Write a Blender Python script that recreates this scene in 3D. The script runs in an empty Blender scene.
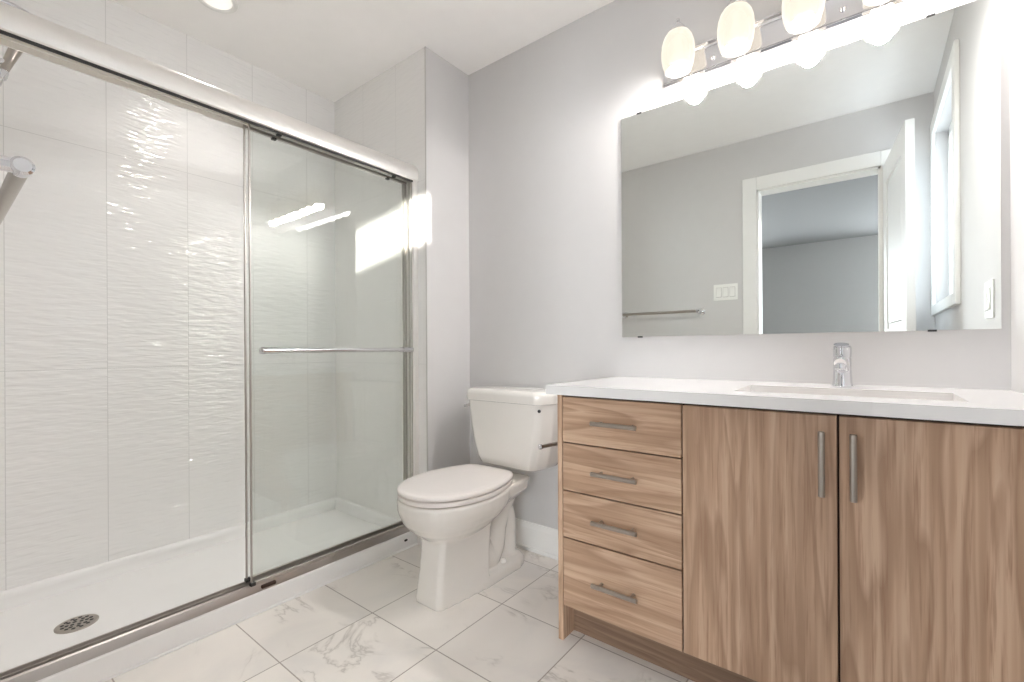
import bpy, bmesh, math, random
from mathutils import Vector, Matrix
random.seed(7)
S = bpy.context.scene
COL = S.collection
PI = math.pi

# ------------------------------------------------------------------ camera
YAW, ROLL = math.radians(37.99), math.radians(-0.31)
FPX, HY = 456.83, 348.95
cd = bpy.data.cameras.new('camera'); cam = bpy.data.objects.new('camera', cd); COL.objects.link(cam)
cd.sensor_width = 36.0; cd.lens = FPX / 1024 * 36.0
cd.shift_y = (HY - 341.0) / 1024.0
cd.clip_start = 0.005
r0 = Vector((math.cos(YAW), math.sin(YAW), 0)); u0 = Vector((0, 0, 1)); f0 = Vector((-math.sin(YAW), math.cos(YAW), 0))
rr = r0 * math.cos(ROLL) + u0 * math.sin(ROLL)
uu = u0 * math.cos(ROLL) - r0 * math.sin(ROLL)
cam.matrix_world = Matrix(((rr.x, uu.x, -f0.x, 0), (rr.y, uu.y, -f0.y, -1.797), (rr.z, uu.z, -f0.z, 0.967), (0, 0, 0, 1)))
S.camera = cam

# ------------------------------------------------------------------ world, view, lamps
S.view_settings.view_transform = 'Standard'
S.view_settings.look = 'None'
S.view_settings.gamma = 1.0
S.view_settings.use_curve_mapping = False
S.view_settings.exposure = 1.80
try:
    S.cycles.use_denoising = True
    S.cycles.max_bounces = 16; S.cycles.diffuse_bounces = 8; S.cycles.glossy_bounces = 8
    S.cycles.transmission_bounces = 8; S.cycles.transparent_max_bounces = 24
    S.cycles.sample_clamp_indirect = 6.0
    S.cycles.caustics_reflective = True; S.cycles.blur_glossy = 0.0
except Exception:
    pass
w = bpy.data.worlds.new('sky'); S.world = w; w.use_nodes = True
bg = w.node_tree.nodes['Background']
bg.inputs[0].default_value = (0.92, 0.955, 1.0, 1); bg.inputs[1].default_value = 6.3

VANITY_W = 3.2      # each of the four vanity bulbs
POT_W = .55         # recessed lamps in the ceiling
SUN_W = 9000.0
def lamp(name, kind, loc, power, color=(1, 1, 1), **kw):
    l = bpy.data.lights.new(name, kind); l.energy = power; l.color = color
    o = bpy.data.objects.new(name, l); COL.objects.link(o); o.location = loc
    for k, v in kw.items(): setattr(l, k, v)
    return o
WARM = (1.0, 0.968, 0.947)
SHX = (-0.543, -0.350, -0.157, 0.037)
for sx in SHX:
    lamp('vanity_bulb_light', 'POINT', (sx, -0.110, 1.975), VANITY_W, WARM, shadow_soft_size=0.03)
# low sun through the bedroom window, the doorway and onto the shower's end wall
SUN_P = Vector((8.165, -9.6, 3.0))
so = lamp('low_sun', 'SPOT', SUN_P, SUN_W, (1.0, 0.95, 0.88), spot_size=math.radians(14), spot_blend=0.1, shadow_soft_size=0.035)
so.rotation_euler = (Vector((-1.98, -0.30, 1.6)) - SUN_P).to_track_quat('-Z', 'Y').to_euler()
def portal(loc, sx, sy, rot):
    o = lamp('window_portal', 'AREA', loc, 1.0, shape='RECTANGLE', size=sx, size_y=sy); o.rotation_euler = rot
    o.data.cycles.is_portal = True
portal((0.46, -1.345, 1.69), 0.97, 0.75, (0, PI / 2, 0))
portal((1.76, -5.2, 1.5), 1.6, 1.2, (0, PI / 2, 0))
portal((-2.35, -6.02, 1.325), 1.4, 1.95, (PI / 2, 0, 0))
portal((.925, -6.02, 1.325), 1.15, 1.95, (PI / 2, 0, 0))

# ------------------------------------------------------------------ material helpers
def srgb(r, g, b):
    f = lambda c: (c / 255 / 12.92) if c / 255 <= .04045 else ((c / 255 + .055) / 1.055) ** 2.4
    return (f(r), f(g), f(b), 1)
class NT:
    def __init__(s, name):
        s.m = bpy.data.materials.new(name); s.m.use_nodes = True
        s.t = s.m.node_tree; s.b = s.t.nodes['Principled BSDF']; s.out = s.t.nodes['Material Output']
    def n(s, typ, **kw):
        x = s.t.nodes.new(typ)
        for k, v in kw.items(): setattr(x, k, v)
        return x
    def l(s, a, b): s.t.links.new(a, b)
    def val(s, x, i, v):
        if hasattr(v, 'is_linked') or hasattr(v, 'links'): s.l(v, x.inputs[i])
        else: x.inputs[i].default_value = v
    def math(s, op, a, b=0.0, c=0.0):
        x = s.n('ShaderNodeMath', operation=op)
        for i, v in enumerate((a, b, c)): s.val(x, i, v)
        return x.outputs[0]
    def obj(s): return s.n('ShaderNodeNewGeometry').outputs['Position']
    def mapping(s, v, scale, loc=(0, 0, 0)):
        x = s.n('ShaderNodeMapping'); s.l(v, x.inputs[0]); x.inputs['Scale'].default_value = scale; x.inputs['Location'].default_value = loc
        return x.outputs[0]
    def noise(s, v, scale=1, detail=2, rough=.5, dist=0):
        x = s.n('ShaderNodeTexNoise'); s.l(v, x.inputs['Vector'])
        x.inputs['Scale'].default_value = scale; x.inputs['Detail'].default_value = detail
        x.inputs['Roughness'].default_value = rough; x.inputs['Distortion'].default_value = dist
        return x.outputs[0]
    def ramp(s, f, stops, interp='LINEAR'):
        x = s.n('ShaderNodeValToRGB'); x.color_ramp.interpolation = interp
        e = x.color_ramp.elements
        while len(e) < len(stops): e.new(.5)
        for el, (p, c) in zip(e, stops): el.position = p; el.color = c if len(c) == 4 else (*c, 1)
        s.l(f, x.inputs[0]); return x.outputs[0]
    def mix(s, f, a, b, typ='MIX'):
        x = s.n('ShaderNodeMix', data_type='RGBA', blend_type=typ)
        s.val(x, 0, f); s.val(x, 6, a); s.val(x, 7, b); return x.outputs[2]
    def bump(s, h, strength, dist=0.01):
        x = s.n('ShaderNodeBump'); s.l(h, x.inputs['Height']); x.inputs['Strength'].default_value = strength
        x.inputs['Distance'].default_value = dist; s.l(x.outputs[0], s.b.inputs['Normal'])
def simple(name, col, rough=.5, metal=0, spec=.5, coat=0, bump=None, rvar=0):
    q = NT(name); b = q.b
    b.inputs['Roughness'].default_value = rough; b.inputs['Metallic'].default_value = metal
    b.inputs['Specular IOR Level'].default_value = spec; b.inputs['Coat Weight'].default_value = coat
    n = q.noise(q.obj(), 14, 3)
    c = tuple(col)
    lo = tuple(x * .985 for x in c[:3]) + (1,)
    q.l(q.ramp(n, [(0.3, lo), (.7, c)]), b.inputs['Base Color'])
    if bump: q.bump(q.noise(q.obj(), bump[0], 3), bump[1], .002)
    return q.m

M = {}
M['wall'] = simple('wall_paint', srgb(207, 205, 204), .62, bump=(260, .05))
M['ceil'] = simple('ceiling_paint', srgb(250, 248, 246), .8, bump=(160, .06))
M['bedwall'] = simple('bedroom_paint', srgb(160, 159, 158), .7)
M['trimw'] = simple('white_trim', srgb(236, 235, 232), .35)
M['doorw'] = simple('white_door', srgb(234, 234, 233), .38)
M['ceramic'] = simple('toilet_ceramic', srgb(232, 228, 222), .08, coat=.4)
M['seatp'] = simple('toilet_seat_plastic', srgb(236, 230, 226), .22)
M['acryl'] = simple('acrylic_base', srgb(242, 241, 240), .16)
M['quartz'] = simple('quartz_top', srgb(224, 222, 221), .16)
M['sink'] = simple('sink_ceramic', srgb(232, 228, 224), .12)
M['chrome'] = simple('chrome', srgb(225, 225, 228), .06, 1)
M['alu'] = simple('bright_aluminium', srgb(246, 244, 241), .30, .85)
M['satin'] = simple('satin_aluminium', srgb(190, 184, 180), .33, 1)
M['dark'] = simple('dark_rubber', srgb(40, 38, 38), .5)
M['steel'] = simple('brushed_nickel', srgb(178, 171, 163), .28, 1)
M['plate'] = simple('white_plastic_plate', srgb(238, 237, 233), .35)
M['plateshade'] = simple('plate_gap_shade', srgb(176, 174, 170), .5)  # darker grey stands in for the shadow lines on the wall plates
M['gap'] = simple('cabinet_interior', srgb(60, 40, 30), .7)
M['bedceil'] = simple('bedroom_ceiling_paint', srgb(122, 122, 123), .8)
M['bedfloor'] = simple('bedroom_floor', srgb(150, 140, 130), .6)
M['trimmetal'] = simple('tile_edge_metal', srgb(196, 194, 191), .4, .6)

# mirror
q = NT('mirror_silver'); q.b.inputs['Metallic'].default_value = 1; q.b.inputs['Roughness'].default_value = 0.0
q.b.inputs['Base Color'].default_value = srgb(236, 240, 238); M['mirror'] = q.m

# shower glass: clear, slightly green, mirror-like at grazing angles
def glass(name, tint, ior=1.5):
    q = NT(name); q.t.nodes.remove(q.b)
    tr = q.n('ShaderNodeBsdfTransparent'); tr.inputs[0].default_value = tint
    gl = q.n('ShaderNodeBsdfGlossy'); gl.inputs['Roughness'].default_value = 0.0
    fr = q.n('ShaderNodeFresnel'); fr.inputs[0].default_value = ior
    geo = q.n('ShaderNodeNewGeometry')
    # the fresnel of the outer side on both faces of the thin pane
    q.l(q.math('ADD', ior, q.math('MULTIPLY', geo.outputs['Backfacing'], 1 / ior - ior)), fr.inputs[0])
    f2 = q.n('ShaderNodeFresnel'); f2.inputs[0].default_value = ior
    lw = q.n('ShaderNodeLayerWeight'); lw.inputs[0].default_value = .5
    # schlick from facing, same on both sides
    c = lw.outputs['Facing']
    f = q.math('ADD', .04, q.math('MULTIPLY', q.math('POWER', c, 5.0), .96))
    mx = q.n('ShaderNodeMixShader'); q.l(f, mx.inputs[0]); q.l(tr.outputs[0], mx.inputs[1]); q.l(gl.outputs[0], mx.inputs[2])
    q.l(mx.outputs[0], q.out.inputs[0])
    for x in (fr, f2): q.t.nodes.remove(x)
    return q.m
M['glass'] = glass('shower_glass', (0.968, 0.978, 0.972, 1))
M['pane'] = glass('window_glass', (0.97, 0.98, 0.98, 1))
M['dimpane'] = glass('dimmed_window_glass', (0.52, 0.535, 0.55, 1))  # tint added to hold back daylight at the bathroom window

# lamp shades and bulbs
def emit(name, col, strength):
    q = NT(name); q.b.inputs['Base Color'].default_value = (.9, .88, .84, 1); q.b.inputs['Roughness'].default_value = .3
    n = q.noise(q.obj(), 30, 2)
    q.l(q.ramp(n, [(.3, tuple(x * .97 for x in col[:3]) + (1,)), (.7, col)]), q.b.inputs['Emission Color'])
    q.b.inputs['Emission Strength'].default_value = strength
    return q.m
M['shade'] = emit('frosted_shade_glass', (1, .90, .75, 1), .30)
def frosted(m, keep):
    t = m.node_tree; b = t.nodes['Principled BSDF']; o = t.nodes['Material Output']
    tr = t.nodes.new('ShaderNodeBsdfTransparent'); tr.inputs[0].default_value = (1, .97, .92, 1)
    mx = t.nodes.new('ShaderNodeMixShader'); mx.inputs[0].default_value = keep
    t.links.new(tr.outputs[0], mx.inputs[1]); t.links.new(b.outputs[0], mx.inputs[2]); t.links.new(mx.outputs[0], o.inputs[0])
frosted(M['shade'], .84)
M['shade'].node_tree.nodes['Principled BSDF'].inputs['Base Color'].default_value = (.04, .04, .04, 1)
M['shade'].node_tree.nodes['Principled BSDF'].inputs['Specular IOR Level'].default_value = .15
M['bulb'] = emit('lit_bulb', (1, .95, .86, 1), .55)
M['potlens'] = emit('pot_light_lens', (1, .97, .92, 1), .16)

# floor: square marble-look tiles
def floor_mat():
    q = NT('marble_floor_tile'); P = q.obj(); T, GX, GY = .3355, -1.101, -.793
    sep = q.n('ShaderNodeSeparateXYZ'); q.l(P, sep.inputs[0])
    ux = q.math('DIVIDE', q.math('SUBTRACT', sep.outputs[0], GX), .3405)
    uy = q.math('DIVIDE', q.math('SUBTRACT', sep.outputs[1], GY), T)
    def line(u):
        f = q.math('FRACT', u); d = q.math('MINIMUM', f, q.math('SUBTRACT', 1.0, f))
        return q.math('LESS_THAN', d, .0058)
    g = q.math('MAXIMUM', line(ux), line(uy))
    cmb = q.n('ShaderNodeCombineXYZ'); q.l(q.math('FLOOR', ux), cmb.inputs[0]); q.l(q.math('FLOOR', uy), cmb.inputs[1])
    wn = q.n('ShaderNodeTexWhiteNoise', noise_dimensions='3D'); q.l(cmb.outputs[0], wn.inputs[0])
    off = q.n('ShaderNodeVectorMath', operation='MULTIPLY_ADD'); q.l(wn.outputs['Color'], off.inputs[0])
    off.inputs[1].default_value = (7, 7, 3); q.l(P, off.inputs[2])
    v = off.outputs[0]
    cloud = q.noise(v, 3.2, 4, .55, .6)
    base = q.ramp(cloud, [(.30, srgb(233, 229, 225)), (.52, srgb(244, 239, 233)), (.72, srgb(248, 243, 237))])
    w1 = q.noise(q.mapping(v, (1.0, 1.7, 1)), 2.3, 5, .6, .9)
    vein = q.math('ABSOLUTE', q.math('SUBTRACT', w1, .5))
    v1 = q.ramp(vein, [(0.0, (1, 1, 1)), (.012, (.35, .35, .35)), (.035, (0, 0, 0))])
    msk = q.ramp(q.noise(v, 4.5, 2), [(.50, (0, 0, 0)), (.64, (1, 1, 1))])
    vm = q.math('MULTIPLY', v1, msk)
    col = q.mix(q.math('MULTIPLY', vm, .42), base, srgb(142, 132, 122))
    tint = q.mix(q.math('MULTIPLY', wn.outputs[0], .10), col, srgb(196, 190, 184))
    col2 = q.mix(g, tint, srgb(168, 160, 153))
    q.l(col2, q.b.inputs['Base Color'])
    q.l(q.math('ADD', .22, q.math('MULTIPLY', g, .5)), q.b.inputs['Roughness'])
    q.bump(q.math('SUBTRACT', 1.0, g), .25, .001)
    return q.m
M['floor'] = floor_mat()

# white wave-relief wall tile, seams every .287 m along the wall and .90 m up
def tile_mat(name, axis, o_u, o_z, body, rel):
    q = NT(name); P = q.obj()
    sep = q.n('ShaderNodeSeparateXYZ'); q.l(P, sep.inputs[0])
    u = q.math('DIVIDE', q.math('SUBTRACT', sep.outputs[axis], o_u), .287)
    z = q.math('DIVIDE', q.math('SUBTRACT', sep.outputs[2], o_z), .90)
    def line(x, w):
        f = q.math('FRACT', x); d = q.math('MINIMUM', f, q.math('SUBTRACT', 1.0, f))
        return q.math('LESS_THAN', d, w)
    g = q.math('MAXIMUM', line(u, .0042), line(z, .0013))
    cmb = q.n('ShaderNodeCombineXYZ'); q.l(q.math('FLOOR', u), cmb.inputs[0]); q.l(q.math('FLOOR', z), cmb.inputs[2])
    off = q.n('ShaderNodeVectorMath', operation='MULTIPLY_ADD'); q.l(cmb.outputs[0], off.inputs[0])
    off.inputs[1].default_value = (.37, .37, .0); q.l(P, off.inputs[2])
    v = off.outputs[0]
    sc = (12, 12, 66)
    ripple = q.noise(q.mapping(v, sc), 1.0, 1.0, .4, .35)
    fine = q.noise(q.mapping(v, (22, 22, 120)), 1.0, 1, .4, .2)
    h = q.math('ADD', ripple, q.math('MULTIPLY', fine, .28))
    hh = q.math('MULTIPLY', h, q.math('SUBTRACT', 1.0, q.math('MULTIPLY', g, .6)))
    q.l(q.mix(g, body, tuple(c * .80 for c in body[:3]) + (1,) if axis == 1 else tuple(c * .90 for c in body[:3]) + (1,)), q.b.inputs['Base Color'])
    q.l(q.math('ADD', .35, q.math('MULTIPLY', g, .3)), q.b.inputs['Roughness'])
    q.bump(hh, .30 * rel, .006)
    cb = q.n('ShaderNodeBump'); q.l(hh, cb.inputs['Height']); cb.inputs['Strength'].default_value = rel; cb.inputs['Distance'].default_value = .0085
    q.l(cb.outputs[0], q.b.inputs['Coat Normal']); q.b.inputs['Coat Weight'].default_value = 1.0; q.b.inputs['Coat Roughness'].default_value = .035; q.b.inputs['Coat IOR'].default_value = 1.8
    q.b.inputs['Specular IOR Level'].default_value = .12
    return q.m
M['tile_long'] = tile_mat('wave_tile_long_wall', 1, -1.335, .895, srgb(240, 239, 238), 1.0)
M['tile_end'] = tile_mat('wave_tile_end_wall', 0, -2.498, .895, srgb(236, 235, 233), .35)

# light oak veneer
def wood(name, grain, seed, dark=1.0):
    q = NT(name); P = q.obj()
    sc = (9.0, 9.0, .95) if grain == 'z' else (.95, 9.0, 9.0)
    v = q.mapping(P, sc, (seed * 3.1, seed * 1.7, seed * 2.3))
    body = q.noise(v, .62, 2.5, .5, .5)
    ring = q.math('FRACT', q.math('MULTIPLY', body, 13.0))
    ringc = q.ramp(ring, [(0.0, srgb(158, 127, 103)), (.45, srgb(185, 154, 128)), (.86, srgb(193, 163, 138)), (1.0, srgb(162, 131, 107))])
    broad = q.noise(q.mapping(P, tuple(s * .35 for s in sc), (seed, 2, 5)), 1, 2)
    c0 = q.mix(q.ramp(broad, [(.40, (0, 0, 0)), (.75, (.40, .40, .40))]), ringc, srgb(172, 140, 115))
    ss = (58, 58, 1.5) if grain == 'z' else (1.5, 58, 58)
    warp = q.n('ShaderNodeVectorMath', operation='MULTIPLY_ADD'); nz = q.n('ShaderNodeTexNoise'); q.l(v, nz.inputs['Vector']); nz.inputs['Scale'].default_value = 1.1
    q.l(nz.outputs['Color'], warp.inputs[0]); warp.inputs[1].default_value = (1.6, 1.6, 1.6); q.l(q.mapping(P, ss, (seed, 3, 1)), warp.inputs[2])
    streak = q.noise(warp.outputs[0], 1.0, 2.5, .55)
    c1 = q.mix(q.ramp(streak, [(.38, (.50, .50, .50)), (.56, (0, 0, 0))]), c0, srgb(150, 119, 95))
    c1 = q.mix(q.ramp(streak, [(.54, (0, 0, 0)), (.70, (.45, .45, .45))]), c1, srgb(206, 178, 152))
    fs = (150, 150, 5) if grain == 'z' else (5, 150, 150)
    pores = q.noise(q.mapping(P, fs, (seed, 0, 0)), 1, 3, .65)
    c2 = q.mix(q.ramp(pores, [(.52, (0, 0, 0)), (.72, (.75, .75, .75))]), c1, srgb(142, 108, 84))
    knot = q.noise(q.mapping(P, tuple(s * .8 for s in sc), (seed * 5, 1, 3)), 1.3, 2)
    c3 = q.mix(q.ramp(knot, [(.70, (0, 0, 0)), (.84, (.30, .30, .30))]), c2, srgb(128, 96, 74))
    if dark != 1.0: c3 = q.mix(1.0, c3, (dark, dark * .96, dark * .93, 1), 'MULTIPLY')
    q.l(c3, q.b.inputs['Base Color']); q.b.inputs['Roughness'].default_value = .42
    q.bump(pores, .08, .001)
    return q.m
M['wood_side'] = wood('oak_side', 'z', 1.3)
M['wood_drawer'] = wood('oak_drawer', 'x', 2.2)
M['wood_door'] = wood('oak_door', 'z', 4.6)
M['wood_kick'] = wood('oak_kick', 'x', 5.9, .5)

# ------------------------------------------------------------------ mesh helpers
def box(bm, x0, x1, y0, y1, z0, z1, bev=0, seg=2, mi=0):
    c = bmesh.ops.create_cube(bm, size=1)
    vs = c['verts']
    for v in vs:
        v.co = Vector((x0 + (v.co.x + .5) * (x1 - x0), y0 + (v.co.y + .5) * (y1 - y0), z0 + (v.co.z + .5) * (z1 - z0)))
    fs = {f for v in vs for f in v.link_faces}
    for f in fs: f.material_index = mi
    if bev:
        es = {e for v in vs for e in v.link_edges}
        bmesh.ops.bevel(bm, geom=list(es), offset=bev, segments=seg, profile=.7, affect='EDGES')
def rings(bm, rs, cap0=True, cap1=True, closed=False):
    R = [[bm.verts.new(p) for p in r] for r in rs]
    n = len(R[0])
    pairs = list(zip(R, R[1:])) + ([(R[-1], R[0])] if closed else [])
    for a, b in pairs:
        for i in range(n):
            j = (i + 1) % n
            bm.faces.new((a[i], a[j], b[j], b[i]))
    if not closed:
        if cap0: bm.faces.new(list(reversed(R[0])))
        if cap1: bm.faces.new(R[-1])
def frame(d):
    d = Vector(d).normalized()
    a = Vector((0, 0, 1)) if abs(d.z) < .9 else Vector((1, 0, 0))
    x = d.cross(a).normalized(); return x, d.cross(x).normalized()
def lathe(bm, org, axis, prof, n=32, cap0=True, cap1=True):
    org = Vector(org); d = Vector(axis).normalized(); x, y = frame(d)
    rs = []
    for r, h in prof:
        rs.append([org + d * h + (x * math.cos(2 * PI * i / n) + y * math.sin(2 * PI * i / n)) * max(r, 1e-5) for i in range(n)])
    rings(bm, rs, cap0, cap1)
def cyl(bm, a, b, r, n=24, bev=0):
    a, b = Vector(a), Vector(b); L = (b - a).length
    pr = [(r, 0), (r, L)] if not bev else [(r - bev, 0), (r, bev), (r, L - bev), (r - bev, L)]
    lathe(bm, a, b - a, pr, n)
def tube(bm, pts, rad, n=16, sub=6):
    P = [Vector(p) for p in pts]; R = rad if isinstance(rad, (list, tuple)) else [rad] * len(P)
    Q, QR = [], []
    for i in range(len(P) - 1):
        p0, p1, p2, p3 = P[max(i - 1, 0)], P[i], P[i + 1], P[min(i + 2, len(P) - 1)]
        for k in range(sub):
            t = k / sub
            Q.append(.5 * ((2 * p1) + (p2 - p0) * t + (2 * p0 - 5 * p1 + 4 * p2 - p3) * t * t + (3 * p1 - p0 - 3 * p2 + p3) * t ** 3))
            QR.append(R[i] + (R[i + 1] - R[i]) * t)
    Q.append(P[-1]); QR.append(R[-1])
    x = None; rs = []
    for i, p in enumerate(Q):
        d = (Q[min(i + 1, len(Q) - 1)] - Q[max(i - 1, 0)]).normalized()
        if x is None: x, _ = frame(d)
        x = (x - d * x.dot(d)).normalized(); y = d.cross(x)
        rs.append([p + (x * math.cos(2 * PI * k / n) + y * math.sin(2 * PI * k / n)) * QR[i] for k in range(n)])
    rings(bm, rs)
def prism(bm, poly, axis, a, b):
    """poly: 2-D points in the two other axes (in order), extruded along axis from a to b"""
    def mk(p, t):
        return {0: (t, p[0], p[1]), 1: (p[0], t, p[1]), 2: (p[0], p[1], t)}[axis]
    rings(bm, [[mk(p, a) for p in poly], [mk(p, b) for p in poly]])
def spline(pts, sub=6, closed=False):
    n = len(pts); out = []
    P = [Vector(p) for p in pts]
    for i in range(n if closed else n - 1):
        g = (lambda k: P[k % n]) if closed else (lambda k: P[min(max(k, 0), n - 1)])
        p0, p1, p2, p3 = g(i - 1), g(i), g(i + 1), g(i + 2)
        for k in range(sub):
            t = k / sub
            out.append(.5 * ((2 * p1) + (p2 - p0) * t + (2 * p0 - 5 * p1 + 4 * p2 - p3) * t * t + (3 * p1 - p0 - 3 * p2 + p3) * t ** 3))
    if not closed: out.append(P[-1])
    return out

def new():
    return bmesh.new()
def obj(name, bm, mats, parent=None, sharp=35, kind=None):
    bmesh.ops.recalc_face_normals(bm, faces=bm.faces[:])
    me = bpy.data.meshes.new(name)
    if parent is not None:
        off = root_loc(parent)
        bmesh.ops.translate(bm, vec=-off, verts=bm.verts[:])
    bm.to_mesh(me); bm.free()
    if not isinstance(mats, (list, tuple)): mats = [mats]
    for m in mats: me.materials.append(m)
    for p in me.polygons: p.use_smooth = True
    me.set_sharp_from_angle(angle=math.radians(sharp))
    o = bpy.data.objects.new(name, me); COL.objects.link(o)
    if parent is not None: o.parent = parent
    if kind: o['kind'] = kind
    return o
def root_loc(o):
    v = Vector((0, 0, 0))
    while o is not None: v += o.location; o = o.parent
    return v
def thing(name, loc, label, cat, group=None):
    o = bpy.data.objects.new(name, None); COL.objects.link(o); o.location = loc; o.empty_display_size = .05
    o['label'] = label; o['category'] = cat
    if group: o['group'] = group
    return o
def sroot(name, loc):
    o = bpy.data.objects.new(name, None); COL.objects.link(o); o.location = loc; o.empty_display_size = .05; o['kind'] = 'structure'
    return o
def struct(name, bm, m, sharp=30): return obj(name, bm, m, kind='structure', sharp=sharp)

# ------------------------------------------------------------------ dimensions
H = 2.44
XS, YA, XB = -1.692, -.301, -2.498     # wing face, shower end wall, long shower wall
XR = .302                              # right wall
YO = -1.80                             # wall with the doorway
DX0, DX1, DZ = -.615, .062, 2.07       # doorway
WY0, WY1, WZ0, WZ1 = -1.72, -.93, 1.20, 2.17   # bathroom window

# ------------------------------------------------------------------ room shell
b = new(); box(b, XB - .12, XR + .14, YO - .06, .12, -.08, 0); struct('floor', b, M['floor'])
b = new(); box(b, XB - .12, XR + .14, YO - .12, .12, H, H + .1); struct('ceiling', b, M['ceil'])
b = new(); box(b, XS - .0, XR + .14, 0, .12, 0, H); struct('wall_back', b, M['wall'])
b = new(); box(b, XB - .12, XB, YO, YA, 0, H); struct('wall_left', b, M['tile_long'])
# wing: end wall of the shower, painted on the side that faces the room
b = new(); box(b, XB - .12, XS, YA, .12, 0, H)
for f in b.faces:
    if f.calc_center_median().y < YA + .001: f.material_index = 1
struct('wall_wing', b, [M['wall'], M['tile_end']])
b = new(); box(b, XS - .006, XS + .001, YA - .002, YA + .003, 0, H, .0008, 1); struct('trim_1', b, M['trimmetal'])
# right wall with the window opening
b = new(); X0, X1 = XR, XR + .14
box(b, X0, X1, YO - .12, WY0, 0, H); box(b, X0, X1, WY1, .12, 0, H)
box(b, X0, X1, WY0, WY1, 0, WZ0); box(b, X0, X1, WY0, WY1, WZ1, H)
struct('wall_right', b, M['wall'])
# wall with the doorway (behind the camera); shower side tiled
b = new(); Y0, Y1 = YO - .12, YO
box(b, XB - .12, DX0, Y0, Y1, 0, H); box(b, DX1, XR, Y0, Y1, 0, H); box(b, DX0, DX1, Y0, Y1, DZ, H)
struct('wall_front', b, M['wall'])
b = new(); box(b, XB, -1.80, YO, YO + .008, .10, H); struct('wall_shower_near', b, M['tile_end'])

# baseboards
def bboard(name, a, bb, axis):
    prof = [(0, 0), (.0155, 0), (.0155, .10), (.0135, .106), (.0105, .112), (.0085, .122), (.0065, .127), (0, .128)]
    shoe = [(.0155, 0), (.027, 0), (.0265, .006), (.0235, .013), (.0155, .017)]
    m = new()
    for poly in (prof, shoe):
        if axis == 'x': prism(m, [(-d, z) for d, z in poly], 0, a, bb)      # along x on the wall y=0
        else: prism(m, [(XS + d, z) for d, z in poly], 1, a, bb)             # along y on the wing
    struct(name, m, M['trimw'])
bboard('baseboard_back', XS, -.822, 'x')
bboard('baseboard_wing', YA, -.0275, 'y')

# bathroom window
w1 = sroot('window_1', (XR, (WY0 + WY1) / 2, WZ0))
b = new(); cw = .075
for y0, y1, z0, z1 in ((WY0 - cw, WY0, WZ0 - .055, WZ1 + cw), (WY1, WY1 + cw, WZ0 - .055, WZ1 + cw), (WY0, WY1, WZ1, WZ1 + cw), (WY0, WY1, WZ0 - .055, WZ0)):
    box(b, XR - .017, XR, y0, y1, z0, z1, .003, 1)
obj('casing', b, M['trimw'], w1)
b = new()
for y0, y1, z0, z1 in ((WY0, WY0 + .05, WZ0, WZ1), (WY1 - .05, WY1, WZ0, WZ1), (WY0, WY1, WZ1 - .05, WZ1), (WY0, WY1, WZ0, WZ0 + .05)):
    box(b, XR + .05, XR + .10, y0, y1, z0, z1, .004, 1)
obj('sash', b, M['trimw'], w1)
b = new(); box(b, XR + .0, XR + .05, WY0, WY1, WZ0 - .0, WZ0 + .012, .003, 1); obj('sill', b, M['trimw'], w1)
b = new(); box(b, XR + .072, XR + .078, WY0 + .045, WY1 - .045, WZ0 + .045, WZ1 - .045); obj('glass_pane', b, M['dimpane'], w1)

# doorway and the white door standing open along the right wall
d1 = sroot('door_1', (DX1, YO, 0))
b = new()
for x0, x1, z0, z1 in ((DX0 - .09, DX0, 0, DZ + .09), (DX1, DX1 + .09, 0, DZ + .09), (DX0, DX1, DZ, DZ + .09)):
    box(b, x0, x1, YO, YO + .013, z0, z1, .003, 1)
    box(b, x0, x1, YO - .133, YO - .12, z0, z1, .003, 1)
obj('casing', b, M['trimw'], d1)
b = new()
box(b, DX0 - .001, DX0 + .012, YO - .12, YO, 0, DZ); box(b, DX1 - .012, DX1 + .001, YO - .12, YO, 0, DZ); box(b, DX0, DX1, YO - .12, YO, DZ - .012, DZ + .001)
obj('jamb', b, M['trimw'], d1)
# slab in its own frame: u along the door from the hinge, t thickness
ang = math.radians(6.0); hinge = Vector((DX1 + .010, YO + .02, 0)); LW, TH, HT = .672, .035, 2.045
du = Vector((math.sin(ang), math.cos(ang), 0)); dt = Vector((math.cos(ang), -math.sin(ang), 0))
def slab(bm):
    for v in bm.verts: v.co = hinge + du * v.co.x + dt * v.co.y + Vector((0, 0, v.co.z))
b = new(); st = .11
box(b, 0, st, 0, TH, .012, .012 + HT); box(b, LW - st, LW, 0, TH, .012, .012 + HT)
for z0, z1 in ((.012, .24), (.95, 1.07), (1.93, .012 + HT)): box(b, st, LW - st, 0, TH, z0, z1)
for z0, z1 in ((.24, .95), (1.07, 1.93)):
    box(b, st, LW - st, .010, TH - .010, z0, z1)
    box(b, st + .03, LW - st - .03, .004, TH - .004, z0 + .03, z1 - .03, .006, 1)
slab(b); slabo = obj('door_slab', b, M['doorw'], d1)
b = new()
for sgn in (1,):
    y0 = TH
    lathe(b, (LW - .06, y0, .96), (0, sgn, 0), [(.026, 0), (.026, .004), (.010, .008), (.010, .022), (.02, .028), (.026, .038), (.022, .05), (.0, .055)], 20)
slab(b); obj('door_knob', b, M['steel'], slabo)

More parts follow.
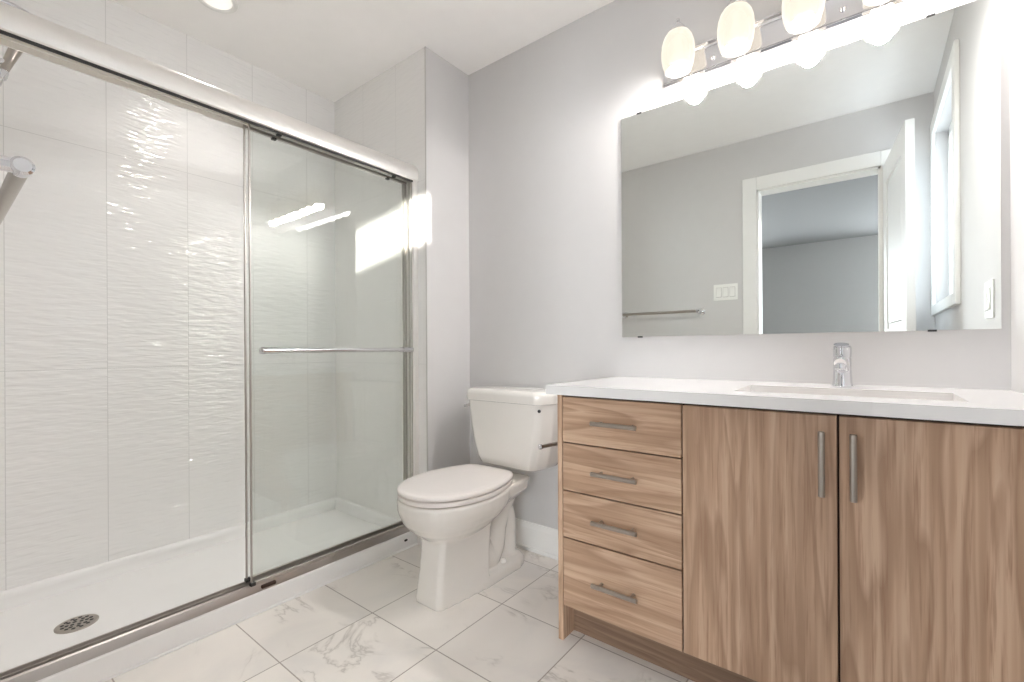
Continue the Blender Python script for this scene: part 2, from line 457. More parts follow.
# bedroom beyond the doorway
BX0, BX1, BY0, BY1 = -3.2, 1.60, -5.9, YO - .12
b = new(); box(b, BX0 - .1, BX1 + .14, BY0 - .1, YO - .06, -.08, 0); struct('floor_bedroom', b, M['bedfloor'])
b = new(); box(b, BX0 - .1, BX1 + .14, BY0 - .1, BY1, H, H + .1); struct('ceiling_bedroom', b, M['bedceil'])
FW = ((-3.05, -1.65), (.35, 1.5)); FZ0, FZ1 = .35, 2.3
b = new()
for x0, x1 in ((BX0 - .1, FW[0][0]), (FW[0][1], FW[1][0]), (FW[1][1], BX1 + .14)): box(b, x0, x1, BY0 - .1, BY0, 0, H)
for x0, x1 in FW: box(b, x0, x1, BY0 - .1, BY0, 0, FZ0); box(b, x0, x1, BY0 - .1, BY0, FZ1, H)
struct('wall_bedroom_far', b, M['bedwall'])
for k, (x0, x1) in enumerate(FW):
    wr = sroot('window_%d' % (k + 3), ((x0 + x1) / 2, BY0, FZ0)); b = new()  # unseen windows added to send fill light through the doorway
    for a0, a1, z0, z1 in ((x0, x0 + .06, FZ0, FZ1), (x1 - .06, x1, FZ0, FZ1), (x0, x1, FZ0, FZ0 + .06), (x0, x1, FZ1 - .06, FZ1)):
        box(b, a0, a1, BY0 - .08, BY0 - .03, z0, z1, .004, 1)
    obj('sash', b, M['trimw'], wr)
    b = new(); box(b, x0 + .05, x1 - .05, BY0 - .058, BY0 - .052, FZ0 + .05, FZ1 - .05); obj('glass_pane', b, M['pane'], wr)
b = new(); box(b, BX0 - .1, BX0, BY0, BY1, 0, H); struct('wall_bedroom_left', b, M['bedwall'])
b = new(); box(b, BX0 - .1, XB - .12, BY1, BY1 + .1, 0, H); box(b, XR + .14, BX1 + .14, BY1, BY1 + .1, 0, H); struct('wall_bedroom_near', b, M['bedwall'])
# its right wall: an added window for fill, a slot shaped to the sun patch
def through(p):   # where the ray sun -> p crosses the bedroom's right wall
    p = Vector(p); t = (BX1 - SUN_P.x) / (p.x - SUN_P.x); return SUN_P + (p - SUN_P) * t
top = through((-1.80, YA, 1.742)); bot = through((-1.80, YA, 1.470))
S0, S1 = through((-2.45, YA, 1.6)).y, through((-1.5, 0, 1.6)).y
S0, S1 = min(S0, S1) - .1, max(S0, S1) + .1
b = new(); A0, A1 = BX1, BX1 + .14
box(b, A0, A1, S1, BY1, 0, H); box(b, A0, A1, S0, S1, 0, bot.z); box(b, A0, A1, S0, S1, top.z, H)
box(b, A0, A1, -4.6, S0, 0, H); box(b, A0, A1, BY0, -5.8, 0, H)
box(b, A0, A1, -5.8, -4.6, 0, .7); box(b, A0, A1, -5.8, -4.6, 2.3, H)
struct('wall_bedroom_right', b, M['bedwall'])
w5 = sroot('window_5', (BX1, (S0 + S1) / 2, bot.z))
for k in range(7):
    zz = bot.z + (top.z - bot.z) * (k + .7) / 7.4; b = new()
    box(b, BX1 + .05, BX1 + .075, S0, S1, zz - .0014, zz + .0014); obj('blind_slat', b, M['trimw'], w5)
w2 = sroot('window_2', (BX1, -5.2, .7)); b = new()  # unseen window added to brighten the bedroom
for y0, y1, z0, z1 in ((-5.8, -5.74, .7, 2.3), (-4.66, -4.6, .7, 2.3), (-5.23, -5.17, .7, 2.3), (-5.8, -4.6, .7, .76), (-5.8, -4.6, 2.24, 2.3)):
    box(b, BX1 + .05, BX1 + .1, y0, y1, z0, z1, .004, 1)
obj('sash', b, M['trimw'], w2)
b = new(); box(b, BX1 + .072, BX1 + .078, -5.75, -4.65, .75, 2.25); obj('glass_pane', b, M['pane'], w2)

# ------------------------------------------------------------------ shower base
XC = -1.772
sb = thing('shower_tray', (-2.13, -1.05, 0), 'white acrylic shower pan with raised front curb', 'shower tray')
b = new()
CT = .077
# floor pan (slightly dished), front curb and upstands at the walls
gx = [XB + .03, -2.30, -2.157, -2.0, -1.873]; gy = [YO + .04, -1.62, -1.482, -1.3, -.9, -.6, YA - .03]
V = {}
for i, x in enumerate(gx):
    for j, y in enumerate(gy):
        d = math.hypot(x + 2.157, y + 1.482); V[i, j] = b.verts.new((x, y, .026 + min(d, .9) * .012))
for i in range(len(gx) - 1):
    for j in range(len(gy) - 1): b.faces.new((V[i, j], V[i + 1, j], V[i + 1, j + 1], V[i, j + 1]))
prism(b, [(XC, .0), (XC, CT - .008), (XC - .003, CT - .002), (XC - .010, CT), (-1.852, CT), (-1.860, CT - .003), (-1.866, CT - .010), (-1.876, .025), (-1.876, 0)], 1, YO, YA)
lip = [(0, 0), (.034, .030), (.026, .040), (.020, .062), (.016, .084), (.010, .090), (0, .092)]
lip = [(0, 0), (.034, 0), (.034, .028), (.024, .042), (.018, .066), (.015, .084), (.009, .090), (0, .092)]
prism(b, [(XB + d, z) for d, z in lip], 1, YO, YA)
prism(b, [(YA - d, z) for d, z in lip], 0, XB, -1.86)
prism(b, [(YO + d, z) for d, z in lip], 0, XB, -1.86)
prism(b, [(XC, 0), (XC + .006, 0), (XC + .006, .004), (XC, .007)], 1, YO + .02, YA)   # caulk bead
obj('pan', b, M['acryl'], sb, sharp=50)
# drain grate
b = new(); DC = Vector((-2.157, -1.482, .0265))
lathe(b, DC, (0, 0, 1), [(.057, 0), (.057, .002), (.054, .0036), (.047, .0040)], 40)
g = obj('drain_grate', b, M['steel'], sb)
b = new()
for r, n, a0 in ((.013, 4, .3), (.026, 8, 0), (.038, 12, .15)):
    for k in range(n):
        a = a0 + 2 * PI * k / n; c = DC + Vector((r * math.cos(a), r * math.sin(a), .0036))
        t = Vector((-math.sin(a), math.cos(a), 0)) * .0045
        rd = Vector((math.cos(a), math.sin(a), 0)) * .0056
        rings(b, [[c + t * math.cos(q2) * 1.3 + rd * math.sin(q2) + Vector((0, 0, h)) for q2 in [2 * PI * i / 10 for i in range(10)]] for h in (0, .0008)])
obj('grate_hole', b, M['dark'], g)
b = new(); lathe(b, (XC - .001, -.372, .043), (1, 0, 0), [(.010, 0), (.010, .0025), (.008, .003)], 20)
for v in b.verts: v.co.z = .043 + (v.co.z - .043) * .55
obj('weep_plug', b, M['dark'], sb)

# ------------------------------------------------------------------ sliding shower doors
XD = -1.80
sd = thing('sliding_shower_door', (XD, -1.05, CT), 'framed sliding glass shower door with bright metal header and horizontal towel bar', 'shower door')
b = new()   # header: rounded front face
hp = [(-1.752, 1.800), (-1.7505, 1.815), (-1.751, 1.838), (-1.756, 1.858), (-1.766, 1.872), (-1.778, 1.879), (-1.800, 1.881), (-1.835, 1.879), (-1.848, 1.872), (-1.850, 1.800),
      (-1.846, 1.797), (-1.842, 1.797), (-1.842, 1.825), (-1.804, 1.825), (-1.804, 1.797), (-1.799, 1.797), (-1.799, 1.825), (-1.762, 1.825), (-1.762, 1.797), (-1.756, 1.796)]
prism(b, hp, 1, YO, YA); obj('header', b, M['alu'], sd, sharp=28)
b = new(); box(b, -1.7615, -1.7575, YO, YA - .001, 1.7875, 1.7972); obj('header_shade_strip', b, M['dark'], sd)  # dark strip put in for the shade inside the header channel
b = new()   # track on the curb: flat front flange with three fins
tp = [(-1.776, CT), (-1.7765, CT + .003), (-1.790, CT + .007), (-1.792, CT + .026), (-1.796, CT + .026), (-1.798, CT + .010), (-1.818, CT + .010), (-1.820, CT + .020), (-1.824, CT + .020), (-1.826, CT + .010), (-1.842, CT + .010), (-1.844, CT + .022), (-1.850, CT + .022), (-1.852, CT)]
tp = [(-1.775, CT), (-1.776, CT + .004), (-1.786, CT + .026), (-1.791, CT + .029), (-1.797, CT + .028), (-1.799, CT + .012), (-1.818, CT + .012), (-1.820, CT + .024), (-1.824, CT + .024), (-1.826, CT + .012), (-1.842, CT + .012), (-1.844, CT + .024), (-1.850, CT + .024), (-1.852, CT)]
prism(b, tp, 1, YO, YA); obj('bottom_track', b, M['satin'], sd, sharp=28)
for yy, s in ((YA, -1), (YO, 1)):
    b = new()
    jp = [(0, 0), (0, .026), (-.006, .030), (-.010, .028), (-.010, .010), (-.044, .010), (-.044, .024), (-.050, .024), (-.050, .010), (-.086, .010), (-.086, .028), (-.094, .028), (-.094, 0)]
    prism(b, [(-1.756 + x, yy + s * y) for x, y in jp], 2, CT + .026, 1.797); obj('wall_jamb', b, M['alu'], sd, sharp=28)
def glass_panel(x, y0, y1, bar_x, bar):
    b = new(); box(b, x - .003, x + .003, y0 + .004, y1 - .004, CT + .034, 1.818)
    p = obj('glass_panel', b, M['glass'], sd)
    b = new()
    box(b, x - .0042, x + .0042, y0, y0 + .0055, CT + .030, 1.80, .001, 1)
    box(b, x - .0042, x + .0042, y1 - .0055, y1, CT + .030, 1.80, .001, 1)
    obj('edge_strip', b, M['satin'], p)
    b = new(); box(b, x - .006, x + .006, y0 + .004, y1 - .002, CT + .028, CT + .040, .001, 1)
    obj('bottom_rail', b, M['satin'], p)
    b = new(); box(b, x - .006, x + .006, y0, y1, 1.796, 1.812, .001, 1)
    obj('top_rail', b, M['satin'], p)
    for yy in (y0 + .11, y1 - .11):
        b = new(); box(b, x - .007, x + .007, yy - .009, yy + .009, 1.789, 1.800, .002, 1); obj('roller_bracket', b, M['dark'], p)
    b = new(); box(b, x - .008, x + .008, y0 - .003, y0 + .016, CT + .027, CT + .041, .002, 1); obj('corner_bumper', b, M['dark'], p)
    if bar:
        s = 1 if bar_x > x else -1; ya, yb = y0 + .045, y1 - .075
        b = new(); cyl(b, (bar_x, ya - .012, .966), (bar_x, yb + .012, .966), .0092, 20, .002)
        for yy in (ya, yb):
            cyl(b, (x + s * .004, yy, .966), (bar_x, yy, .966), .0085, 16)
            lathe(b, (x + s * .003, yy, .966), (s, 0, 0), [(.014, 0), (.014, .006), (.011, .010)], 20)
            cyl(b, (bar_x, yy - .020, .966), (bar_x, yy + .040, .966), .0118, 20, .002)
        obj('towel_bar', b, M['chrome'], p)
    return p
glass_panel(-1.783, -1.072, YA - .012, -1.742, True)
glass_panel(-1.832, -1.069, YA - .012, -1.86, False)
b = new(); box(b, -1.783, -1.771, -1.038, -.985, CT + .006, CT + .019, .003, 1); obj('door_guide', b, M['gap'], sd)

# ------------------------------------------------------------------ shower heads on the near wall
t = thing('wall_shower', (-2.21, YO + .008, 2.12), 'chrome shower head on a bent arm, mostly behind the metal header at far left', 'shower head')
b = new(); tube(b, [(-2.21, YO + .008, 2.10), (-2.21, YO + .10, 2.105), (-2.21, YO + .19, 2.10), (-2.21, YO + .245, 2.075), (-2.21, YO + .265, 2.055)], .0095, 14)
obj('arm', b, M['chrome'], t)
b = new(); lathe(b, (-2.21, YO + .008, 2.10), (0, 1, 0), [(.03, 0), (.03, .004), (.022, .012), (.012, .016)], 24); obj('flange', b, M['chrome'], t)
b = new(); lathe(b, (-2.21, YO + .262, 2.06), (0, .45, -1), [(.010, 0), (.016, .006), (.016, .018), (.022, .026), (.040, .046), (.046, .056), (.046, .064), (.040, .066)], 28); obj('spray_head', b, M['chrome'], t)
t = thing('hand_shower', (-2.10, YO + .008, 1.86), 'chrome hand shower with a tapered handle under the header at the far left edge', 'hand shower')
b = new(); tube(b, [(-2.10, YO + .150, 1.828), (-2.10, YO + .166, 1.880), (-2.10, YO + .19, 1.945), (-2.10, YO + .225, 2.00)], [.0095, .0135, .017, .016], 20)
obj('handle', b, M['steel'], t)
b = new(); lathe(b, (-2.10, YO + .222, 2.0), (0, 1, -.75), [(.012, -.014), (.026, -.008), (.034, 0), (.034, .010), (.030, .012)], 26); obj('spray_face', b, M['chrome'], t)
b = new(); lathe(b, (-2.10, YO + .1515, 1.834), (0, -.28, -1), [(.011, 0), (.013, .004), (.013, .026), (.0085, .032), (.0085, .05)], 20); obj('hose_nut', b, M['chrome'], t)
b = new(); tube(b, [(-2.10, YO + .137, 1.79), (-2.10, YO + .12, 1.68), (-2.10, YO + .085, 1.45), (-2.10, YO + .05, 1.28), (-2.10, YO + .02, 1.2)], .006, 12); obj('hose', b, M['chrome'], t)
b = new(); cyl(b, (-2.10, YO + .006, 1.86), (-2.10, YO + .158, 1.86), .010, 16); lathe(b, (-2.10, YO + .007, 1.86), (0, 1, 0), [(.026, 0), (.026, .006), (.02, .012)], 24)
obj('bracket', b, M['chrome'], t)

# ------------------------------------------------------------------ ceiling lamp in the shower
t = thing('recessed_light', (-2.15, -1.045, H), 'round recessed ceiling light above the shower', 'ceiling light')
b = new(); n = 40; o = Vector((-2.15, -1.045, H))
prof = [(.058, -.002), (.062, -.006), (.076, -.005), (.079, 0.0), (.058, 0.0)]
rings(b, [[o + Vector((r * math.cos(2 * PI * i / n), r * math.sin(2 * PI * i / n), h)) for i in range(n)] for r, h in prof], closed=True)
obj('trim_ring', b, M['trimw'], t)
b = new(); lathe(b, o, (0, 0, -1), [(.059, 0), (.059, .001), (.05, .0018)], 40); obj('lens', b, M['potlens'], t)
pl = lamp('shower_pot_lamp', 'AREA', (-2.15, -1.045, H - .012), POT_W, (1, .96, .92), shape='DISK', size=.11, spread=math.radians(95))

# ------------------------------------------------------------------ toilet
CX = -1.315
BX = CX - .014
tl = thing('toilet', (CX, -.36, 0), 'white two-piece toilet with closed lid between shower and vanity', 'toilet')
def sell(cx, cy, a, bb, z, n=40, p=2.3, back=1.0):
    out = []
    for i in range(n):
        th = 2 * PI * i / n; c, s = math.cos(th), math.sin(th)
        x = math.copysign(abs(c) ** (2 / p), c) * a; y = math.copysign(abs(s) ** (2 / p), s) * bb
        out.append((cx + x, cy + y, z))
    return out
b = new()
# bowl
rings(b, [sell(BX, -.485, .085, .115, .220), sell(BX, -.485, .108, .150, .243), sell(BX, -.480, .138, .192, .272), sell(BX, -.474, .163, .224, .302), sell(BX, -.468, .178, .243, .330),
          sell(BX, -.466, .184, .252, .352), sell(BX, -.466, .186, .254, .386), sell(BX, -.466, .181, .249, .394)])
# front pedestal
def ped(z, wf, wb, yf, yb):
    c = .016; pts = [(-wf + c, yf), (wf - c, yf), (wf, yf + c), (wf + (wb - wf) * .5, yf + (yb - yf) * .45), (wb, yb), (-wb, yb), (-wf - (wb - wf) * .5, yf + (yb - yf) * .45), (-wf, yf + c)]
    return [(CX + x, y, z) for x, y in pts]
rings(b, [ped(0, .073, .100, -.648, -.395), ped(.03, .072, .100, -.646, -.395), ped(.12, .066, .101, -.634, -.395), ped(.20, .065, .103, -.625, -.392), ped(.27, .072, .105, -.62, -.385)])
# rear foot
foot = [(-.100, -.42), (-.104, -.26), (-.101, -.19), (-.085, -.14), (-.05, -.115), (0, -.108), (.05, -.115), (.085, -.14), (.101, -.19), (.104, -.26), (.100, -.42)]
rings(b, [[(CX + x * s, -.26 + (y + .26) * s, z) for x, y in foot] for z, s in ((0, 1), (.030, 1), (.043, .96), (.048, .88))])
# trapway
tube(b, [(CX, -.43, .20), (CX, -.385, .12), (CX, -.335, .085), (CX, -.285, .12), (CX, -.255, .19), (CX, -.225, .255), (CX, -.20, .32)],
     [.078, .082, .082, .070, .058, .058, .075], 20)
tube(b, [(CX, -.215, .28), (CX, -.185, .21), (CX, -.175, .13), (CX, -.18, .05), (CX, -.18, .01)], [.058, .056, .050, .054, .062], 20)
# deck below the tank
def deck(z, wd, y0, y1):
    return [(CX + x, y, z) for x, y in [(-wd - .03, y0 - .05), (-wd + .02, y0 - .09), (wd - .02, y0 - .09), (wd + .03, y0 - .05), (wd, y1 - .03), (wd * .86, y1), (-wd * .86, y1), (-wd, y1 - .03)]]
rings(b, [deck(.29, .055, -.33, -.17), deck(.325, .095, -.34, -.15), deck(.352, .120, -.34, -.135), deck(.392, .128, -.34, -.130), deck(.399, .122, -.34, -.132)])
bo = obj('bowl', b, M['ceramic'], tl, sharp=180)
rm = bo.modifiers.new('blend', 'REMESH'); rm.mode = 'VOXEL'; rm.voxel_size = .0055; rm.use_smooth_shade = True
sm = bo.modifiers.new('soft', 'SMOOTH'); sm.factor = .5; sm.iterations = 5
def bolt(x):
    b = new(); lathe(b, (x, -.268, .042), (0, 0, 1), [(.015, 0), (.0145, .012), (.012, .019), (.006, .023)], 20); obj('bolt_cap', b, M['ceramic'], tl)
bolt(CX + .066); bolt(CX - .066)
# seat and lid
half = [(0, -.716), (.070, -.701), (.128, -.657), (.168, -.588), (.187, -.500), (.184, -.410), (.163, -.322), (.130, -.252), (.094, -.222)]
def outline(s=1.0, dy=0.0, sub=6):
    h = spline([(x, y, 0) for x, y in half], sub)
    r = [(v.x, v.y) for v in h]; l = [(-x, y) for x, y in reversed(r[1:])]
    return [(BX + x * s, -.466 + (y + .46) * s + dy) for x, y in r + l]
def stack(bm, lv): rings(bm, [[(x, y, z) for x, y in outline(s)] for z, s in lv])
b = new(); stack(b, [(.397, .955), (.399, .985), (.404, .992), (.412, .990), (.415, .975), (.415, .93)]); obj('seat', b, M['seatp'], tl, sharp=40)
b = new(); stack(b, [(.4195, .95), (.4205, .990), (.424, 1.0), (.430, 1.0), (.434, .993), (.437, .975), (.439, .93), (.440, .80), (.441, .5), (.4413, .2)])
obj('lid', b, M['seatp'], tl, sharp=40)
for s in (-1, 1):
    b = new(); box(b, BX + s * .062 - .018, BX + s * .062 + .018, -.224, -.200, .396, .424, .006, 3)
    obj('hinge', b, M['seatp'], tl)
# tank
def tk(z, wf, ws, yf, yb=-.028):
    # plan: flat front, canted sides, rounded corners
    pts = [(-ws, yb), (ws, yb), (ws + .004, yb - .03), (ws, yf + .065), (wf + .028, yf + .018), (wf, yf), (-wf, yf), (-wf - .028, yf + .018), (-ws, yf + .065), (-ws - .004, yb - .03)]
    sp = []
    P = [Vector((x, y)) for x, y in pts]; n = len(P)
    for i in range(n):
        a, c, d = P[i - 1], P[i], P[(i + 1) % n]; k = min(.008, (a - c).length * .4, (d - c).length * .4)
        p0 = c + (a - c).normalized() * k; p1 = c + (d - c).normalized() * k
        for t_ in (0, .33, .67, 1): sp.append((1 - t_) ** 2 * p0 + 2 * t_ * (1 - t_) * c + t_ * t_ * p1)
    return [(CX + .018 + v.x, v.y, z) for v in sp]
b = new(); rings(b, [tk(.432, .120, .160, -.188), tk(.440, .132, .178, -.198), tk(.47, .143, .198, -.207), tk(.53, .158, .216, -.214), tk(.61, .172, .230, -.218), tk(.68, .180, .237, -.220), tk(.728, .183, .240, -.221)])
tank = obj('tank', b, M['ceramic'], tl, sharp=40)
b = new(); rings(b, [tk(.727, .180, .238, -.220), tk(.731, .188, .244, -.231), tk(.760, .189, .246, -.233), tk(.772, .187, .243, -.231), tk(.780, .182, .240, -.224), tk(.784, .165, .225, -.205), tk(.785, .10, .15, -.14)])
obj('tank_lid', b, M['ceramic'], tl, sharp=40)
b = new(); xl = CX + .018 - .236
lathe(b, (xl + .004, -.130, .698), (-1, 0, 0), [(.011, 0), (.011, .010), (.008, .013)], 18)
tube(b, [(xl - .006, -.130, .698), (xl - .008, -.150, .698), (xl - .006, -.180, .696), (xl - .003, -.200, .694)], [.005, .006, .0075, .0075], 12)
obj('flush_lever', b, M['chrome'], tl)
b = new(); lathe(b, (CX + .018 + .200, -.208, .703), (.5, -1, 0), [(.007, 0), (.007, .003), (.004, .004)], 16); obj('tank_plug', b, M['dark'], tl)

# ------------------------------------------------------------------ vanity
VX0, VX1, VY = -.820, XR, -.503       # outer left, right wall, front plane
CTZ, CBZ = .848, .818
vn = thing('vanity_cabinet', (-.26, -.25, 0), 'light oak bathroom vanity with four drawers and two doors', 'vanity')
PT = .018
b = new()
box(b, VX0, VX0 + PT, VY, -.030, 0, CBZ, .0008, 1)
obj('side_panel', b, M['wood_side'], vn)
b = new()   # carcass set behind the fronts
box(b, VX0 + PT, VX1, VY + .022, -.002, .1165, .134)
box(b, VX0 + PT, VX1, -.014, -.002, .134, CBZ)
box(b, VX0 + PT, VX0 + PT + .016, VY + .022, -.014, .134, CBZ); box(b, VX1 - .016, VX1, VY + .022, -.014, .134, CBZ)
box(b, -.4198, -.4038, VY + .022, -.014, .134, CBZ)
box(b, VX0 + PT + .016, VX1 - .016, VY + .022, VY + .034, .134, CBZ)
obj('carcass', b, M['gap'], vn)
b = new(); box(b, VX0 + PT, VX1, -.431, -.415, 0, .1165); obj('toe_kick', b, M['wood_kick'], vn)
W1, WS = -.4118, -.057; G = .0022
def front(name, x0, x1, z0, z1, mat):
    b = new(); box(b, x0 + G, x1 - G, VY, VY + .019, z0 + G, z1 - G, .0012, 1); return obj(name, b, mat, vn)
def pull(par, c, horiz, ln):
    b = new(); hx, hz = (ln / 2, 0) if horiz else (0, ln / 2)
    yb = VY - .030
    cyl(b, (c[0] - hx, yb, c[1] - hz), (c[0] + hx, yb, c[1] + hz), .0070, 18, .0012)
    k = .70
    for s in (-1, 1): cyl(b, (c[0] + s * hx * k, VY, c[1] + s * hz * k), (c[0] + s * hx * k, yb, c[1] + s * hz * k), .0048, 14)
    obj('handle', b, M['steel'], par)
ZL = [.1165, .3449, .5000, .6579, .8101]
for z0, z1, hz in ((ZL[3], ZL[4], .734), (ZL[2], ZL[3], .578), (ZL[1], ZL[2], .426), (ZL[0], ZL[1], .232)):
    d = front('drawer', VX0 + PT, W1, z0, z1, M['wood_drawer']); pull(d, (-.607, hz), True, .148)
for x0, x1, hx in ((W1, WS, WS - .030), (WS, VX1 - .002, WS + .029)):
    d = front('door', x0, x1, ZL[0], ZL[4], M['wood_door']); pull(d, (hx, .698), False, .150)

# countertop with a rectangular cut-out
SX0, SX1, SY0, SY1 = -.297, .169, -.420, -.180
ct = None
b = new(); CXL, CYF = -.839, -.5436
def ring4(x0, x1, y0, y1, z): return [b.verts.new((x, y, z)) for x, y in ((x0, y0), (x1, y0), (x1, y1), (x0, y1))]
ot, ob = ring4(CXL, XR, CYF, 0, CTZ), ring4(CXL, XR, CYF, 0, CBZ)
it, ib = ring4(SX0, SX1, SY0, SY1, CTZ), ring4(SX0, SX1, SY0, SY1, CBZ)
for i in range(4):
    j = (i + 1) % 4
    b.faces.new((ot[i], ot[j], it[j], it[i])); b.faces.new((ob[j], ob[i], ib[i], ib[j]))
    b.faces.new((ob[i], ob[j], ot[j], ot[i])); b.faces.new((it[i], it[j], ib[j], ib[i]))
es = [e for e in b.edges if all(abs(v.co.z - CTZ) < 1e-5 for v in e.verts) and len(e.link_faces) == 2 and abs(e.calc_face_angle(0)) > .5]
bmesh.ops.bevel(b, geom=es, offset=.0025, segments=2, profile=.7, affect='EDGES')
ct = obj('countertop', b, M['quartz'], sharp=30)
ct['label'] = 'white quartz countertop on the oak vanity'; ct['category'] = 'countertop'
b = new()   # undermount basin
o2 = .006; fl = .012
def rr4(x0, x1, y0, y1, z, r=.03, n=5):
    out = []
    for cx, cy, a0 in ((x1 - r, y1 - r, 0), (x0 + r, y1 - r, PI / 2), (x0 + r, y0 + r, PI), (x1 - r, y0 + r, 3 * PI / 2)):
        for k in range(n + 1):
            a = a0 + PI / 2 * k / n; out.append((cx + r * math.cos(a), cy + r * math.sin(a), z))
    return out
lv = [(SX0 - .02, SX1 + .02, SY0 - .02, SY1 + .02, CBZ - .008, .02), (SX0 - .02, SX1 + .02, SY0 - .02, SY1 + .02, CBZ - .0005, .02),
      (SX0 - .003, SX1 + .003, SY0 - .003, SY1 + .003, CBZ - .0005, .02), (SX0 + .004, SX1 - .004, SY0 + .004, SY1 - .004, CBZ - .03, .025), (SX0 + .02, SX1 - .02, SY0 + .02, SY1 - .02, CBZ - .11, .04),
      (SX0 + .05, SX1 - .05, SY0 + .05, SY1 - .05, CBZ - .13, .04), (-.095, -.035, -.33, -.27, CBZ - .136, .029)]
rings(b, [rr4(*a) for a in lv], cap0=False)
sk = obj('sink', b, M['sink'], sharp=50); sk['label'] = 'white rectangular undermount sink in the countertop'; sk['category'] = 'sink'

# faucet
FX, FY = -.064, -.075
fa = thing('faucet', (FX, FY, CTZ), 'chrome single-lever faucet behind the sink', 'faucet')
b = new()
def oval(z, a, bb, dy=0): return [(FX + a * math.cos(2 * PI * i / 32), FY + dy + bb * math.sin(2 * PI * i / 32), z) for i in range(32)]
rings(b, [oval(CTZ, .0235, .0235), oval(CTZ + .004, .0235, .0235), oval(CTZ + .008, .0215, .0215), oval(CTZ + .05, .0195, .0195), oval(CTZ + .076, .0195, .0195), oval(CTZ + .080, .018, .018)])
obj('body', b, M['chrome'], fa)
b = new()
pts = [(FX, FY - .01, CTZ + .048), (FX, FY - .05, CTZ + .066), (FX, FY - .09, CTZ + .072), (FX, FY - .118, CTZ + .066)]
tube(b, pts, [.015, .0145, .0135, .0125], 20); lathe(b, (FX, FY - .112, CTZ + .063), (0, -.25, -1), [(.0115, 0), (.0115, .012), (.009, .013)], 20)
obj('spout', b, M['chrome'], fa)
b = new()
rings(b, [oval(CTZ + .081, .0195, .0195), oval(CTZ + .094, .0205, .0205), oval(CTZ + .107, .0205, .021, .001), oval(CTZ + .113, .018, .018, .003), oval(CTZ + .115, .012, .013, .003)])
rings(b, [[(FX + .0165 * math.cos(a) + 0, FY - .01 - d, CTZ + .106 + h + .0048 * math.sin(a)) for a in [2 * PI * i / 16 for i in range(16)]] for d, h in ((-.014, .002), (.01, .004), (.035, .008), (.050, .010))])
obj('lever', b, M['chrome'], fa)

for ch in fa.children:
    for v in ch.data.vertices: v.co = Vector((v.co.x * 1.16, v.co.y * 1.1, v.co.z * 1.10))

# ------------------------------------------------------------------ mirror on the wall
MX0, MX1, MZ0, MZ1 = -.8125, .2836, 1.0144, 1.925
mr = thing('wall_mirror', ((MX0 + MX1) / 2, -.001, MZ0), 'large frameless rectangular mirror on the wall over the vanity', 'mirror')
b = new(); box(b, MX0, MX1, -.006, -.001, MZ0, MZ1)
for f in b.faces:
    if f.normal.y > -.5 or abs(f.calc_center_median().y + .006) > 1e-4: f.material_index = 1
obj('glass', b, [M['mirror'], M['steel']], mr)
for x, z in ((-.735, MZ1), (.145, MZ1), (-.735, MZ0), (.145, MZ0)):
    s = 1 if z == MZ1 else -1
    b = new(); box(b, x - .010, x + .010, -.0085, -.0005, z - .002 if s > 0 else z - .004, z + .004 if s > 0 else z + .002, .001, 1); obj('clip', b, M['dark'], mr)

# ------------------------------------------------------------------ vanity light
vl = thing('vanity_light', (-.253, 0, 2.035), 'chrome four-lamp vanity light with frosted white shades above the mirror', 'wall lamp')
b = new(); PX0, PX1, PZ0, PZ1 = -.628, .122, 1.982, 2.104
pp = [(-.0005, PZ0), (-.018, PZ0), (-.024, PZ0 + .003), (-.026, PZ0 + .010), (-.022, PZ0 + .018), (-.016, PZ0 + .022), (-.014, PZ0 + .03), (-.014, PZ1 - .03), (-.016, PZ1 - .022), (-.022, PZ1 - .018), (-.026, PZ1 - .010), (-.024, PZ1 - .003), (-.018, PZ1), (-.0005, PZ1)]
prism(b, pp, 0, PX0, PX1); obj('backplate', b, M['chrome'], vl, sharp=40)
for x in (-.447, -.06):
    b = new(); lathe(b, (x, -.013, 2.036), (0, -1, 0), [(.009, 0), (.009, .004), (.006, .010), (.0, .012)], 16); obj('knob', b, M['chrome'], vl)
sp = [(.010, 2.131), (.024, 2.128), (.038, 2.117), (.048, 2.100), (.055, 2.076), (.058, 2.050), (.0575, 2.022), (.054, 1.995), (.048, 1.972), (.045, 1.963)]
spi = [(.0415, 1.964), (.045, 1.974), (.051, 1.997), (.0545, 2.022), (.055, 2.05), (.052, 2.075), (.045, 2.098), (.035, 2.114), (.022, 2.124)]
zs = lambda z: 1.975 + (z - 1.963) * (2.124 - 1.975) / (2.131 - 1.963)
sp = [(a, zs(z)) for a, z in sp]; spi = [(a, zs(z)) for a, z in spi]
for x in SHX:
    b = new(); y = -.110
    tube(b, [(x, -.014, 2.06), (x, -.050, 2.075), (x, -.085, 2.125), (x, -.105, 2.152), (x, -.110, 2.150)], [.008, .0075, .007, .007, .007], 12)
    arm = obj('arm', b, M['chrome'], vl)
    b = new(); lathe(b, (x, y, 0), (0, 0, 1), [(.032, 2.116), (.030, 2.124), (.021, 2.137), (.011, 2.149), (.006, 2.156), (.007, 2.162), (.004, 2.167)], 24); obj('cap', b, M['chrome'], vl)
    b = new(); lathe(b, (x, y, 0), (0, 0, 1), [(r, z) for r, z in sp + spi], 36, True, True)
    sh = obj('shade', b, M['shade'], vl, sharp=60)
    sh.visible_shadow = True
    b = new(); lathe(b, (x, y, 0), (0, 0, 1), [(.004, 1.985), (.016, 1.988), (.026, 1.996), (.028, 2.008), (.026, 2.024), (.017, 2.04), (.012, 2.06), (.012, 2.09)], 24); obj('bulb', b, M['bulb'], sh)

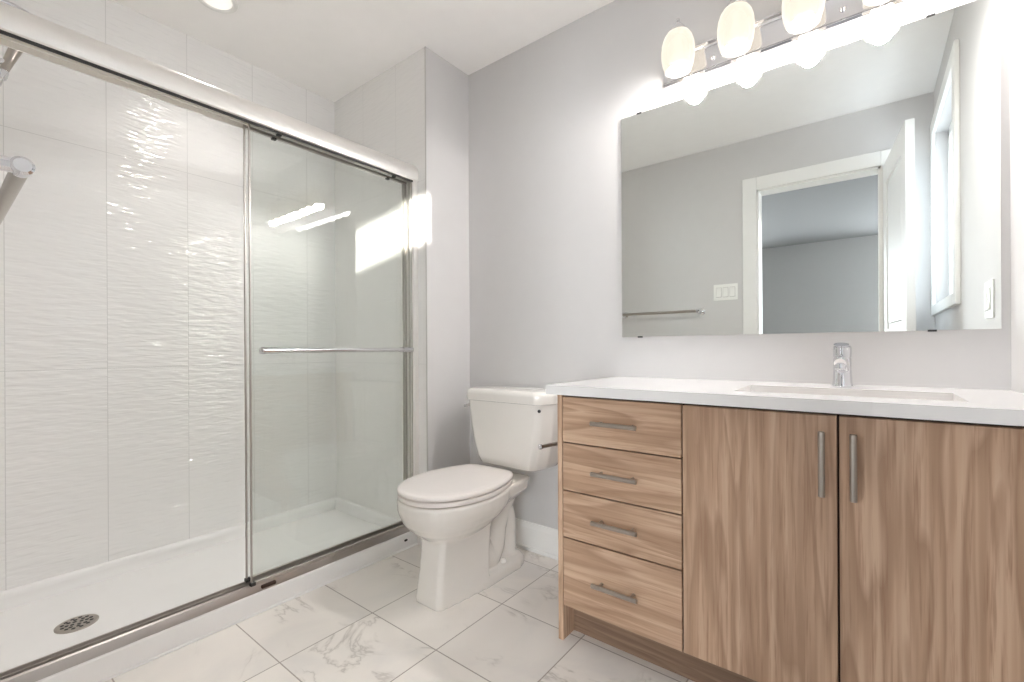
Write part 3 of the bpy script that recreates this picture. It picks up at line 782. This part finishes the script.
# ------------------------------------------------------------------ paper holder beside the vanity
t = thing('toilet_paper_holder', (VX0, -.40, .63), 'slim metal toilet paper holder on the oak vanity side beside the tank', 'paper holder')
b = new(); cyl(b, (-.885, -.512, .632), (-.885, -.40, .626), .0068, 16, .001); cyl(b, (-.885, -.40, .626), (VX0 + .002, -.40, .626), .0065, 16)
obj('bar', b, M['steel'], t)
b = new(); lathe(b, (-.885, -.505, .632), (0, -1, 0), [(.009, 0), (.009, .008), (.007, .010)], 16); obj('end_cap', b, M['chrome'], t)
b = new(); lathe(b, (VX0 + .001, -.40, .626), (-1, 0, 0), [(.020, 0), (.020, .005), (.012, .012)], 20); obj('flange', b, M['steel'], t)

# ------------------------------------------------------------------ towel bar, switches, outlet
t = thing('towel_bar', (-1.29, YO, 1.24), 'long straight metal towel bar on the wall beside the doorway', 'towel bar')
b = new(); cyl(b, (-.992, -1.710, 1.24), (-1.62, -1.710, 1.24), .0105, 18)
obj('rail', b, M['steel'], t)
for x in (-.987, -1.60):
    b = new(); cyl(b, (x, YO, 1.24), (x, -1.702, 1.24), .011, 18); lathe(b, (x, YO, 1.24), (0, 1, 0), [(.026, 0), (.026, .007), (.018, .014), (.011, .016)], 24)
    lathe(b, (x, -1.71, 1.24), (1 if x > -1.2 else -1, 0, 0), [(.0125, -.014), (.0135, -.004), (.0135, .010), (.010, .013)], 20)
    obj('post', b, M['chrome'], t)
t = thing('light_switch', (-.82, YO, 1.372), 'white three-gang rocker switch plate beside the doorway', 'light switch')
b = new(); box(b, -.902, -.738, YO, YO + .006, 1.313, 1.431, .003, 2); obj('plate', b, M['plate'], t)
for x in (-.866, -.820, -.774):
    b = new(); box(b, x - .0185, x + .0185, YO + .003, YO + .0065, 1.3365, 1.4075); obj('rocker_shadow_line', b, M['plateshade'], t)  # shadow line round each rocker, put in as grey
    b = new(); prism(b, [(YO + .004, 1.338), (YO + .0115, 1.339), (YO + .0075, 1.372), (YO + .010, 1.405), (YO + .004, 1.406)], 0, x - .0165, x + .0165); obj('rocker', b, M['plate'], t)
t = thing('wall_outlet', (XR, -.265, 1.115), 'white two-gang switch and outlet plate low in the mirror\'s right end', 'outlet')
b = new(); box(b, XR - .006, XR, -.325, -.207, 1.055, 1.172, .003, 2); obj('plate', b, M['plate'], t)
b = new(); box(b, XR - .0095, XR - .004, -.306, -.273, 1.081, 1.147, .001, 1); ins = obj('outlet_insert', b, M['plate'], t)
b = new(); box(b, XR - .0068, XR - .005, -.3085, -.2705, 1.0785, 1.1495); obj('insert_shadow_line', b, M['plateshade'], t)  # shade of the gap round the insert, as a grey box
b = new(); box(b, XR - .0068, XR - .005, -.2615, -.2235, 1.0785, 1.1495); obj('rocker_shadow_line', b, M['plateshade'], t)
b = new(); prism(b, [(XR - .004, 1.081), (XR - .012, 1.082), (XR - .008, 1.114), (XR - .0105, 1.146), (XR - .004, 1.147)], 1, -.259, -.226); obj('rocker', b, M['plate'], t)
